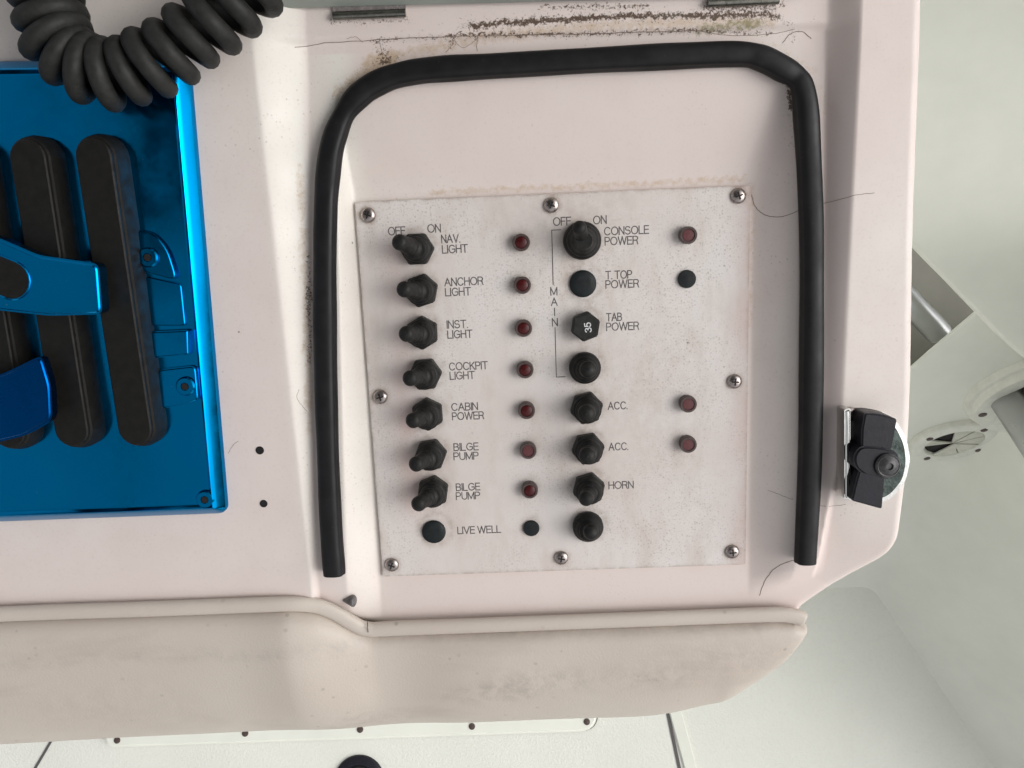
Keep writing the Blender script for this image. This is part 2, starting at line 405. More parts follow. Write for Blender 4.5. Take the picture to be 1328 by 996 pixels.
def console_mesh():
    x0, x1 = OUT[:, 0].min() - .002, OUT[:, 0].max() + .003; y0, y1 = OUT[:, 1].min() - .003, OUT[:, 1].max() + .002
    st = .0008; xs = np.arange(x0, x1 + st, st); ys = np.arange(y0, y1 + st, st)
    X, Y = np.meshgrid(xs, ys, indexing='ij'); sd, near = outline_sd(X, Y)
    Z = hgt(X, Y); RR = .0045
    dd = np.clip(sd, 0, RR); Z = Z - (RR - np.sqrt(np.maximum(RR ** 2 - (RR - dd) ** 2, 0)))
    out = sd < 0
    X2 = np.where(out, near[..., 0], X); Y2 = np.where(out, near[..., 1], Y)
    Zn = hgt(near[..., 0], near[..., 1]) - RR
    Z = np.where(out, Zn - np.clip((-sd) / st, 0, 1) * .10, Z)
    keep = sd > -st * 2.2
    n, m = X.shape; idx = -np.ones(X.shape, int); idx[keep] = np.arange(keep.sum())
    A = idx[:-1, :-1]; B = idx[1:, :-1]; C = idx[1:, 1:]; D = idx[:-1, 1:]
    ok = (A >= 0) & (B >= 0) & (C >= 0) & (D >= 0)
    fs = np.stack([A[ok], B[ok], C[ok], D[ok]], -1)
    V = np.stack([X2[keep], Y2[keep], Z[keep]], -1)
    me = bpy.data.meshes.new('moulding'); me.from_pydata(V.tolist(), [], fs.tolist()); me.update()
    me.polygons.foreach_set('use_smooth', [True] * len(me.polygons)); me.materials.append(MT['gel'])
    x, y = V[:, 0], V[:, 1]
    P = lambda l, z=ZL: [U2(*q, z) for q in l]
    g = lambda d, s: np.exp(-(d / s) ** 2)
    # wobble so that stains do not follow ruler lines
    pink = .0 * x
    rs = np.random.RandomState(3); wob = sum(rs.uniform(.00006, .00022) * np.sin(x * rs.uniform(200, 1700) + y * rs.uniform(-700, 700) + rs.uniform(0, 6)) for _ in range(14))
    y_ = y + wob
    dark = .95 * g(poly_dist(x, y_, P([(612, 36), (660, 31), (740, 27), (800, 23), (860, 22), (925, 23)])), .0009) * (.82 + .18 * np.sin(x * 260)) + .40 * g(poly_dist(x, y_, P([(600, 34), (740, 26), (925, 21), (1000, 24)])), .0042) + .17 * g(poly_dist(x, y_, P([(450, 60), (560, 56), (760, 48), (900, 46), (1030, 50)])), .0035)
    dark += .5 * g(poly_dist(x, y_, P([(480, 53), (600, 47), (760, 45), (900, 40), (1000, 44)])), .0008)
    dark += .5 * g(poly_dist(x, y_, P([(925, 23), (990, 20), (1020, 30)])), .0012)
    for q in ((585, 58), (495, 66), (500, 78), (1030, 40), (1055, 28)): dark += .38 * g(np.hypot(x - U(*q, ZL).x, y_ - U(*q, ZL).y), .003)
    dark += .5 * g(poly_dist(x, y_, P([(700, 9), (840, 7)], .011)), .0012)
    dark += .45 * g(poly_dist(x, y, P([(430, 28), (530, 26)], .011)), .002) + .5 * g(poly_dist(x, y, P([(915, 8), (1015, 6)], .011)), .002)
    dark += .4 * g(poly_dist(x + wob, y, P([(401, 330), (402, 400), (402, 470)])), .0010)
    dark += .4 * g(poly_dist(x + wob, y, P([(1026, 120), (1030, 160)])), .001)
    dark += .8 * g(poly_dist(x, y, P([(1000, 95), (1022, 108), (1027, 140)])), .0009)
    green = 1.1 * g(poly_dist(x, y_, P([(905, 40), (950, 34), (985, 32)])), .0026) + .5 * g(poly_dist(x, y, P([(1022, 140), (1024, 190)], .006)), .004)
    tan = .9 * g(poly_dist(x, y_, P([(440, 120), (480, 92), (500, 80)])), .004) + .8 * g(poly_dist(x, y_, P([(480, 80), (620, 50), (800, 34), (1000, 30)])), .0035)
    tan += .75 * g(poly_dist(x, y_ + .001, P([(560, 247), (700, 240), (850, 234), (965, 228)], 0)), .0022)
    tan += .35 * g(poly_dist(x + wob, y, P([(455, 262), (470, 450), (490, 740)], 0)), .0022) + .6 * g(poly_dist(x, y, P([(976, 240), (976, 300), (974, 420)], 0)), .0025)
    tan += .75 * g(poly_dist(x + wob, y, P([(390, 215), (395, 300), (399, 420), (402, 560)])), .0022); dark += .24 * g(poly_dist(x + wob, y, P([(392, 230), (399, 300), (401, 420), (404, 520)])), .0022)
    tan += .5 * g(poly_dist(x, y_, P([(1000, 60), (1060, 95), (1072, 150)])), .003); dark += .35 * g(poly_dist(x, y_, P([(440, 118), (470, 92), (520, 74)])), .003)
    tan += .25 * g(poly_dist(x, y_, P([(500, 750), (960, 742)], 0)), .0015)
    cream = .75 * g(x - (fL(y) + iL(y)) / 2, .011) * (y < YT + .01) + .7 * sstep((oL_in(y) - x) / .004) * sstep((x - oL_out(y) + .004) / .006)
    cream += .6 * g(poly_dist(x, y_, P([(1000, 60), (1060, 110)])), .006)
    pink = sstep((x - iR(y) + .002) / .008) * sstep((oR_out(y) - x + .001) / .002) + .5 * sstep((x - fL(y) - .003) / .006) * sstep((y - fT(x)) / .01)  # pinkish stain; on the right walls it also paints in bounced light
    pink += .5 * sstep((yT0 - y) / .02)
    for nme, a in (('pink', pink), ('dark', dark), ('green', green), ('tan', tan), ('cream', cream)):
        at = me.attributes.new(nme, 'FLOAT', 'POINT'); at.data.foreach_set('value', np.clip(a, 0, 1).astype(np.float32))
    return me
console = thing('helm_console', 'white moulded helm console with a recess for the switch panel', 'console', tuple(U(664, 700, -.06)))
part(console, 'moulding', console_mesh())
def on(px, py, z=.015, lift=0.):
    for _ in range(4):
        p = U(px, py, z); z = float(hgt(p.x, p.y)) + lift
    return U(px, py, z)
# two drilled holes and chips
for px, py, r in ((337, 584, .0019), (342, 653, .0018)):
    p = on(px, py); part(console, 'drilled_hole', MB().lathe([(r * 1.02, -.0008), (r, .00022), (r * .6, .00020), (r*.1, .00018)], cap=True, seg=20).mesh('drilled_hole', MT['hole']), at=p)
def crack(pts, r=.00016, name='gelcoat_crack'):
    q = [on(a, b, lift=.00003) for a, b in pts]; path = []
    for v in smooth_path(q, 6):
        jx = random.uniform(-1, 1) * .00012; vx = v.x + jx; vy = v.y + random.uniform(-1, 1) * .00012
        path.append((vx, vy, float(hgt(vx, vy)) + .00004))
    part(console, name, MB().tube(path, r * .85, 5).mesh(name, MT['crackline']))
crack([(975, 252), (978, 265), (986, 275), (1000, 281), (1018, 280), (1037, 272)])
crack([(1066, 264), (1085, 260), (1110, 253), (1134, 250)], .00013)
crack([(985, 772), (993, 752), (1003, 739), (1018, 730), (1034, 725)])
crack([(996, 636), (1010, 641), (1028, 648)], .00011)
crack([(1060, 655), (1080, 656), (1097, 654)], .0001)
crack([(1015, 56), (1025, 44), (1040, 41), (1052, 50)], .00018)
crack([(296, 588), (302, 578), (309, 572)], .0001)
crack([(382, 61), (420, 56), (470, 53), (520, 50), (600, 47), (700, 45), (760, 44), (850, 41), (905, 40)], .00017)
crack([(905, 40), (950, 46), (1000, 44), (1030, 38)], .00013)
crack([(492, 53), (495, 66), (502, 76)], .0001); crack([(620, 48), (618, 60), (619, 66)], .00012); crack([(590, 50), (585, 60), (578, 68)], .0001); crack([(470, 55), (462, 48), (450, 50)], .0001)
crack([(590, 54), (600, 62), (612, 56), (618, 49)], .0001)
crack([(388, 505), (385, 515), (390, 524), (398, 533)], .0001)

# ------------------------------------------------------------------ rubber seal round the recess
def seal():
    pts = [(434, 744), (430, 690), (426, 600), (423, 500), (421.5, 400), (422, 300), (424.5, 240), (431, 190), (446, 149), (468, 122), (496, 105),
           (530, 95), (570, 90), (640, 86), (760, 79), (880, 73), (955, 70.5), (985, 75), (1012, 88), (1033, 101), (1042, 122), (1047, 180), (1052, 300), (1052, 450), (1050, 600), (1044, 729)]
    path = smooth_path([U(a, b, ZL + .003) for a, b in pts], 7)
    n = len(path); kinks = [U(446, 149, ZL + .003), U(1036, 102, ZL + .003)]
    P2 = []
    for p in path:
        P2.append(Vector((p.x, p.y, max(p.z, float(hgt(p.x, p.y)) + .0032))))
    def rad(t):
        p = P2[min(n - 1, int(round(t * (n - 1))))]
        pinch = sum(math.exp(-((p - k).length / .006) ** 2) for k in kinks)
        return .00505 * (1 - .10 * pinch) * (1 + .025 * math.sin(t * 55) + .015 * math.sin(t * 131))
    def sec(a):
        c, s = math.cos(a), math.sin(a); k = 1 / (abs(c) ** 2.6 + abs(s) ** 2.6) ** (1 / 2.6)
        g = 1 - .10 * math.exp(-((a - 1.15) / .22) ** 2)
        return c * k * .86 * g, s * k * g
    m = MB().tube(P2, rad, 30, up=(0, 0, 1), sec=sec)
    single('rubber_seal', m.mesh('rubber_seal', MT['seal'], 60), 'black rubber weather seal looping round three sides of the panel recess', 'rubber seal')
seal()

# ------------------------------------------------------------------ SWITCH PANEL
PW0, PW1, PH0, PH1 = -.07302, .10221, .02081, -.15666
panel = thing('switch_panel', 'speckled white switch panel with rows of black toggle switches', 'switch panel', ((PW0 + PW1) / 2, (PH0 + PH1) / 2, Z0))
PITCH = .01905
def plate():
    outl = rrect(PW0, PW1, PH1, PH0, .0012, 3)
    xs = np.linspace(PW0, PW1, 150); ys = np.linspace(PH1, PH0, 150)
    m = MB(); m.prism(outl, Z0 + .0001, -.0001)
    P = [[(x, y, 0) for y in ys] for x in xs]
    # top skin carries the stain and painted shadow maps; clipped just inside the edge
    e = .0002; P = [[(min(max(x, PW0 + e), PW1 - e), min(max(y, PH1 + e), PH0 - e), 0) for y in ys] for x in xs]
    m.grid(P); me = m.mesh('plate', MT['panel'], 30)
    co = np.empty(len(me.vertices) * 3); me.vertices.foreach_get('co', co); co = co.reshape(-1, 3); x, y = co[:, 0], co[:, 1]
    rust = np.zeros(len(x))
    for k in range(7): rust += np.exp(-(((x - (-.057 + .0003 * k)) / .006) ** 2 + ((y + k * PITCH + .004) / .009) ** 2)) * (.55 if k < 3 else 1.)  # soft reddish shadow painted left of each switch
    rust += .8 * np.exp(-((x - PW1) / .007) ** 2)
    at = me.attributes.new('rust', 'FLOAT', 'POINT'); at.data.foreach_set('value', np.clip(rust, 0, 1).astype(np.float32))
    gr = np.zeros(len(x))
    for xc, rr in ((-.0461, .0088), (.0278, .0088), (0., .0048)):
        for k in range(8): gr += .45 * np.exp(-((np.hypot(x - xc, y + k * PITCH) - rr + .001) / .0018) ** 2)
    for px, py in ((477, 279), (715, 266), (958, 254), (493, 515), (953, 495), (508, 733), (728, 724), (950, 716)):
        q = U(px, py, 0); gr += .6 * np.exp(-((np.hypot(x - q.x, y - q.y) - .0032) / .0014) ** 2)
    e_ = np.minimum(np.minimum(x - PW0, PW1 - x), np.minimum(PH0 - y, y - PH1)); gr += .6 * np.exp(-(e_ / .0009) ** 2) + .05 + .22 * np.exp(-(((x - .022) / .03) ** 2 + ((y - .008) / .02) ** 2)) + .16 * np.exp(-(((x - .06) / .025) ** 2 + ((y + .075) / .04) ** 2))
    at = me.attributes.new('grime', 'FLOAT', 'POINT'); at.data.foreach_set('value', np.clip(gr, 0, 1).astype(np.float32))
    return me
part(panel, 'plate', plate())

# screws
sm = MB().lathe([(.0033, 0), (.00345, .0003), (.0033, .0009), (.0027, .00145), (.0018, .0018), (.0008, .00192), (.0001, .00195)], seg=28).mesh('screw', MT['steel'], 50)
cross = MB().box(-.0017, .0017, -.00034, .00034, .0010, .00203).box(-.00034, .00034, -.0017, .0017, .0010, .00204).mesh('recess', MT['hole'], 0)
for i, (px, py) in enumerate([(477, 279), (715, 266), (958, 254), (493, 515), (953, 495), (508, 733), (728, 724), (950, 716)]):
    s = part(panel, 'screw', sm, at=U(px, py, .0008).xy.to_3d(), rotz=random.uniform(-.5, .5))
    part(s, 'recess', cross, at=LOC[s.name]); 

def hexnut(r, h):
    return MB().lathe([(r * .97, 0), (r, .0004), (r, h - .0012), (r * .9, h)], seg=6)
def boot_prof(kind):
    if kind == 'hex':   # concentric rolls above the hexagon
        return [(.0066, .0030), (.0066, .0042), (.0061, .0052), (.0055, .0054), (.0056, .0060), (.0052, .0070), (.0046, .0074), (.0044, .0080)]
    return [(.0070, .0), (.0073, .001), (.0073, .003), (.0068, .0042), (.0060, .0048), (.0059, .0056), (.0053, .0066), (.0047, .0069), (.0045, .0080)]
def sleeve(m, base, tip, r0, r1):
    base = Vector(base); tip = Vector(tip); ax = tip - base; L = ax.length
    prof = [(r0, 0), (r0 * 1.0, L * .10), (r1 * 1.08, L * .17), (r1 * 1.16, L * .23), (r1 * 1.14, L * .30), (r1 * 1.0, L * .34), (r1 * 1.03, L * .42), (r1 * 1.05, L * .50), (r1 * .98, L * .56), (r1 * .98, L * .82), (r1 * 1.0, L * .88)]
    for k in range(1, 7):
        a = R(90 * k / 6); prof.append((max(r1 * math.cos(a), .00005), L * .88 + r1 * .75 * math.sin(a)))
    m.lathe(prof, base, ax, 24)
def toggle(basepx, tippx, hexrot, name_label, tip_z=.0195, r1=.0035, rnut=.0078, kind='hex'):
    b = U(*basepx, .004); o = Vector((b.x, b.y, 0))
    t = part(panel, 'toggle_switch', None, name_label, at=o)
    if kind == 'hex':
        part(t, 'nut', bpy_bev(hexnut(rnut, .0056).mesh('nut', MT['nut'], 25)), at=o, rotz=R(hexrot))
    m = MB().lathe(boot_prof('hex' if kind == 'hex' else 'round'), (0, 0, .0022 if kind == 'hex' else 0), seg=32)
    tip = U(*tippx, tip_z) - o
    sleeve(m, (tip.x * .12, tip.y * .12, .0080), tip, .0046, r1)
    part(t, 'boot', m.mesh('boot', MT['boot'], 60), at=o)
    return t
def bpy_bev(me):
    bm = bmesh.new(); bm.from_mesh(me); bmesh.ops.bevel(bm, geom=bm.edges[:], offset=.00035, segments=2, affect='EDGES'); bm.to_mesh(me); bm.free()
    me.polygons.foreach_set('use_smooth', [False] * len(me.polygons)); return me
A = [((540.5, 323), (517, 313), 0, 'NAV. LIGHT'), ((546, 377), (523, 375), 16, 'ANCHOR LIGHT'), ((547, 432), (526, 433), 29, 'INST. LIGHT'),
     ((551, 486), (531, 491), 3, 'COCKPIT LIGHT'), ((554, 538), (535, 546), 31, 'CABIN POWER'), ((558, 591), (539, 603), 7, 'upper BILGE PUMP'), ((561, 639), (542, 655), 20, 'lower BILGE PUMP')]
for b, t, r, l in A: toggle(b, (t[0] - 1.5, t[1]), r, f'black toggle switch in rubber boot beside the {l} lettering')
toggle((755.5, 312), (751, 293), 0, 'large round-booted toggle beside the CONSOLE POWER lettering', .0215, .0030, kind='round').scale = (1, 1, 1)
# the big bellows foot under the console power boot
tg = [o for o in panel.children if 'CONSOLE' in o.get('label', '')][0]
part(tg, 'bellows', MB().lathe([(.0081, 0), (.0085, .0012), (.0084, .0032), (.0077, .0046), (.0072, .0050), (.0072, .0062), (.0065, .0074), (.0058, .0080), (.0056, .0092), (.0048, .0106), (.0040, .0124), (.0035, .014)], seg=36).mesh('bellows', MT['boot'], 50), at=LOC[tg.name])
toggle((759, 478), (763.5, 479), 0, 'round-booted toggle under the TAB POWER breaker', .0150, .0038, kind='round')
toggle((761, 530), (760.5, 537), 12, 'black toggle switch beside the upper ACC. lettering', .0170, .0039)
toggle((763, 583), (761.5, 592), 8, 'black toggle switch beside the lower ACC. lettering', .0170, .0039)
toggle((764, 635), (759.5, 648), 15, 'black toggle switch beside the HORN lettering', .0185, .0034)
toggle((763, 685), (767, 690), 0, 'round-booted toggle at the foot of the right column', .0135, .0036, kind='round')
# breaker with 35
b = U(759, 423, .004); o_ = Vector((b.x, b.y, 0)); br = part(panel, 'circuit_breaker', bpy_bev(MB().lathe([(.0062, 0), (.0062, .0018), (.0069, .0020), (.0069, .0068), (.0064, .0074)], seg=6, rot=R(20)).mesh('circuit_breaker', MT['nut'], 20)), 'flat hexagonal breaker cap marked 35', at=o_)
def arc(cx, cy, rx, ry, a0, a1, n=9):
    return [(cx + rx * math.cos(R(a0 + (a1 - a0) * k / n)), cy + ry * math.sin(R(a0 + (a1 - a0) * k / n))) for k in range(n + 1)]
GL = {
 'A': (.84, [[(0, 0), (.42, 1), (.84, 0)], [(.15, .36), (.69, .36)]]),
 'B': (.68, [[(0, 0), (0, 1), (.38, 1)] + arc(.38, .765, .24, .235, 90, -90)[1:] + [(0, .53)], [(.38, .53)] + arc(.38, .265, .30, .265, 90, -90) + [(0, 0)]]),
 'C': (.84, [arc(.45, .5, .43, .5, 40, 320, 18)]),
 'E': (.62, [[(.62, 0), (0, 0), (0, 1), (.60, 1)], [(0, .53), (.56, .53)]]),
 'F': (.58, [[(0, 0), (0, 1), (.58, 1)], [(0, .52), (.50, .52)]]),
 'G': (.88, [arc(.46, .5, .44, .5, 42, 318, 18) + [(.86, .2), (.86, .48), (.52, .48)]]),
 'H': (.70, [[(0, 0), (0, 1)], [(.70, 0), (.70, 1)], [(0, .53), (.70, .53)]]),
 'I': (.02, [[(.01, 0), (.01, 1)]]),
 'K': (.68, [[(0, 0), (0, 1)], [(.64, 1), (0, .38)], [(.24, .60), (.68, 0)]]),
 'L': (.56, [[(0, 1), (0, 0), (.56, 0)]]),
 'M': (.84, [[(0, 0), (0, 1), (.42, .08), (.84, 1), (.84, 0)]]),
 'N': (.70, [[(0, 0), (0, 1), (.70, 0), (.70, 1)]]),
 'O': (.92, [arc(.46, .5, .46, .5, 0, 360, 24)]),
 'P': (.64, [[(0, 0), (0, 1), (.37, 1)] + arc(.37, .735, .27, .265, 90, -90)[1:] + [(0, .47)]]),
 'R': (.70, [[(0, 0), (0, 1), (.40, 1)] + arc(.40, .745, .27, .255, 90, -90)[1:] + [(0, .49)], [(.36, .49), (.58, .38), (.62, .14), (.70, 0)]]),
 'S': (.70, [arc(.35, .745, .31, .255, 25, 250, 12) + arc(.36, .27, .34, .27, 75, -160, 12)]),
 'T': (.74, [[(0, 1), (.74, 1)], [(.37, 1), (.37, 0)]]),
 'U': (.70, [[(0, 1), (0, .35)] + arc(.35, .35, .35, .35, 180, 360, 10)[1:] + [(.70, 1)]]),
 'V': (.80, [[(0, 1), (.40, 0), (.80, 1)]]),
 'W': (1.18, [[(0, 1), (.29, 0), (.59, 1), (.89, 0), (1.18, 1)]]),
 '.': (.03, [[(.0, .0), (.03, .0)]]), ' ': (.22, []),
 '3': (.60, [arc(.29, .76, .26, .24, 160, -80, 10) + arc(.29, .27, .31, .27, 80, -160, 10)]),
 '5': (.60, [[(.55, 1), (.12, 1), (.05, .50)] + arc(.28, .33, .31, .33, 120, -155, 12)]),
}
def text(s, p0, p1, par, mat, z=.0, h=.003, r=.00027, name='lettering'):
    """monoline lettering: each stroke a thin raised bead of paint; baseline from p0 to p1 (frame coordinates)"""
    x = 0; st = []
    for ch in s:
        w_, sk = GL[ch]; st += [[(x + a, b) for a, b in k] for k in sk]; x += w_ + (.19 if ch != ' ' else .1)
    tot = x - .19; sx = ((Vector(p1) - Vector(p0)).length - 2 * r) / max(tot, .02); d = (Vector(p1) - Vector(p0)).normalized(); sy = h - 2 * r
    m = MB()
    for k in st:
        P = [((a * sx + r), (b * sy + r)) for a, b in k]; P = [(a * d.x - b * d.y, a * d.y + b * d.x, 0) for a, b in P]
        P = [P[0]] + [q for q, o in zip(P[1:], P[:-1]) if (Vector(q) - Vector(o)).length > 1e-6]
        if len(P) < 2: P.append((P[0][0] + 1e-4, P[0][1], 0))
        # square the corners: split the stroke where it turns sharply
        seg = [P[0]]
        for i in range(1, len(P)):
            seg.append(P[i])
            if i < len(P) - 1:
                u = Vector(P[i]) - Vector(P[i - 1]); v = Vector(P[i + 1]) - Vector(P[i])
                if u.angle(v) > .7: bead(m, seg, r); seg = [P[i]]
        bead(m, seg, r)
    return part(par, name, m.mesh(name, mat, 0), at=(p0[0], p0[1], z))
def bead(m, seg, r):
    if len(seg) < 2: return
    a, b = Vector(seg[0]), Vector(seg[1]); c, d = Vector(seg[-1]), Vector(seg[-2])
    seg = [tuple(a + (a - b).normalized() * r * .8)] + seg + [tuple(c + (c - d).normalized() * r * .8)]
    m.tube(seg, r, 6, up=(0, 0, 1), sec=lambda t: (math.cos(t) * .35, math.sin(t)))
CAPH = .0039
def word(s, xl, xr, yc):
    """cap letters centred vertically on yc at the left end"""
    a = U(xl, yc, 0); b_ = U(xr, yc, 0); y = a.y - CAPH / 2
    text(s, (a.x, y), (b_.x, y), panel, MT['ink'], h=CAPH)
for s, xl, xr, yc in [('OFF', 503, 526, 300), ('ON', 554, 572, 296.5), ('NAV.', 572, 597, 310), ('LIGHT', 573, 607, 323.5), ('ANCHOR', 576, 627, 366), ('LIGHT', 577, 611, 379),
    ('INST.', 579, 607, 421), ('LIGHT', 580, 613, 434), ('COCKPIT', 582, 633, 475.5), ('LIGHT', 583, 616, 487.5), ('CABIN', 585, 620, 528), ('POWER', 586, 628, 540),
    ('BILGE', 588, 621, 580), ('PUMP', 588, 621, 592), ('BILGE', 591, 623, 632), ('PUMP', 591, 623, 643.5), ('LIVE WELL', 593, 650, 688),
    ('OFF', 717, 741, 287.5), ('ON', 769, 787, 285.5), ('CONSOLE', 783, 842, 300), ('POWER', 784, 828, 313), ('T. TOP', 785, 820, 357), ('POWER', 785, 829, 369),
    ('TAB', 786, 807, 411.5), ('POWER', 786, 829, 424), ('ACC.', 788, 814, 526.5), ('ACC.', 789, 815, 579.5), ('HORN', 789, 822, 629.5)]: word(s, xl, xr, yc)
for s, wd, xc, yc in (('M', 9.5, 718.3, 378), ('A', 9, 718.8, 391.5), ('I', 1.4, 719.2, 404.5), ('N', 8, 719.6, 418)): word(s, xc - wd / 2, xc + wd / 2, yc)
def rule(pts, wdt=.00036):
    q = [U(a, b, 0) for a, b in pts]; m = MB()
    for a, b in zip(q[:-1], q[1:]):
        d = (b - a).normalized(); n = Vector((-d.y, d.x, 0)) * wdt / 2; e = d * wdt / 2
        zz = .00008 + .00003 * len(m.f)
        m.add([(v.x, v.y, zz) for v in (a - e - n, b + e - n, b + e + n, a - e + n)], [(0, 1, 2, 3)])
    part(panel, 'bracket_line', m.mesh('bracket_line', MT['ink'], 0))
rule([(727, 298), (715.5, 298.5), (717.5, 369)]); rule([(719.8, 425), (721.5, 489), (733, 488.5)])
a = o_ + Vector((.0027, -.0024, 0)); text('35', (a.x, a.y), (a.x - .0004, a.y + .0046), br, MT['inkw'], z=.00745, h=.0032)

# indicators
lensm = MB().lathe([(.0026, .0030), (.0026, .0040), (.0018, .0044), (.0001, .0045)], seg=20).mesh('lens', MT['lens'], 50)
lensm2 = MB().lathe([(.0026, .0030), (.0026, .0039), (.0001, .0040)], seg=20).mesh('lens', MT['lens2'], 50)
bezm = MB().lathe([(.0038, 0), (.0039, .001), (.0039, .0038), (.0036, .0043), (.0028, .0043), (.0027, .0034), (.0003, .0033)], seg=28).mesh('bezel', MT['bezel'], 40)
for i, (px, py) in enumerate([(676, 314.5), (677.5, 370), (679, 426), (681, 480), (683, 533), (685, 585), (687, 636.5), (893, 305), (893, 524.5), (893, 577)]):
    p = U(px, py, .004); o = Vector((p.x, p.y, 0)); it = part(panel, 'indicator_light', None, at=o)
    part(it, 'bezel', bezm, at=o); part(it, 'lens', lensm if i < 7 and i != 5 else lensm2, at=o)
def plug(px, py, r):
    part(panel, 'blank_plug', MB().lathe([(r * .97, 0), (r, .0003), (r, .0009), (r * .93, .0014), (r * .5, .0016), (.0001, .0017)], seg=32).mesh('blank_plug', MT['plug'], 50), at=U(px, py, .001).xy.to_3d())
plug(756, 368, .0061); plug(562.5, 690, .0057); plug(689, 685.5, .0039); plug(891, 362, .0041)

# ------------------------------------------------------------------ hatch lid standing open behind the recess, with hinges
def lid():
    a = U(350, 13, .0125); b = U(1052, -5, .0125)
    t = thing('hatch_lid', 'pale grey hatch lid hinged open along the top of the recess', 'hatch lid', tuple((a + b) / 2))
    ex = (b - a); L = ex.length; ex.normalize(); up = Vector((0, math.sin(R(28)), math.cos(R(28)))); nn = ex.cross(up)
    m = MB(); q = []
    for s, w_, h_ in ((0, 0, 0), (L, 0, 0), (L, 1, 0), (0, 1, 0), (0, 0, 1), (L, 0, 1), (L, 1, 1), (0, 1, 1)):
        q.append(a + ex * s + Vector((0, 1, 0)) * (w_ * .009) + up * (h_ * .16))
    m.add(q, [(0, 1, 2, 3), (4, 5, 6, 7), (0, 1, 5, 4), (1, 2, 6, 5), (2, 3, 7, 6), (3, 0, 4, 7)])
    bevel(part(t, 'panel', m.mesh('panel', MT['lid'], 0)), .0012)
    for x0, y0, x1, y1 in ((432, 21, 526, 17), (918, 4, 1010, 0)):
        p0 = U(x0, y0, .0125); p1 = U(x1, y1, .0125); h = part(t, 'hinge', None, at=p0)
        for k in range(3):
            s0 = [0, .26, .74][k]; s1 = [.255, .735, 1][k]
            m = MB().tube([p0.lerp(p1, s0), p0.lerp(p1, s1)], .0016, 14)
            part(h, 'knuckle', m.mesh('knuckle', MT['hinge'], 40))
        m = MB(); d = Vector((0, .0050, .0016)); p0 = p0 - Vector((0, 0, .0012)); p1 = p1 - Vector((0, 0, .0012)); m.add([p0 + d * .1, p1 + d * .1, p1 + d, p0 + d, p0 + d * .1 + Vector((0, 0, -.001)), p1 + d * .1 + Vector((0, 0, -.001)), p1 + d + Vector((0, 0, -.001)), p0 + d + Vector((0, 0, -.001))],
            [(0, 1, 2, 3), (4, 5, 6, 7), (0, 1, 5, 4), (2, 3, 7, 6), (1, 2, 6, 5), (3, 0, 4, 7)])
        part(h, 'leaf', m.mesh('leaf', MT['steel'], 0))
lid()

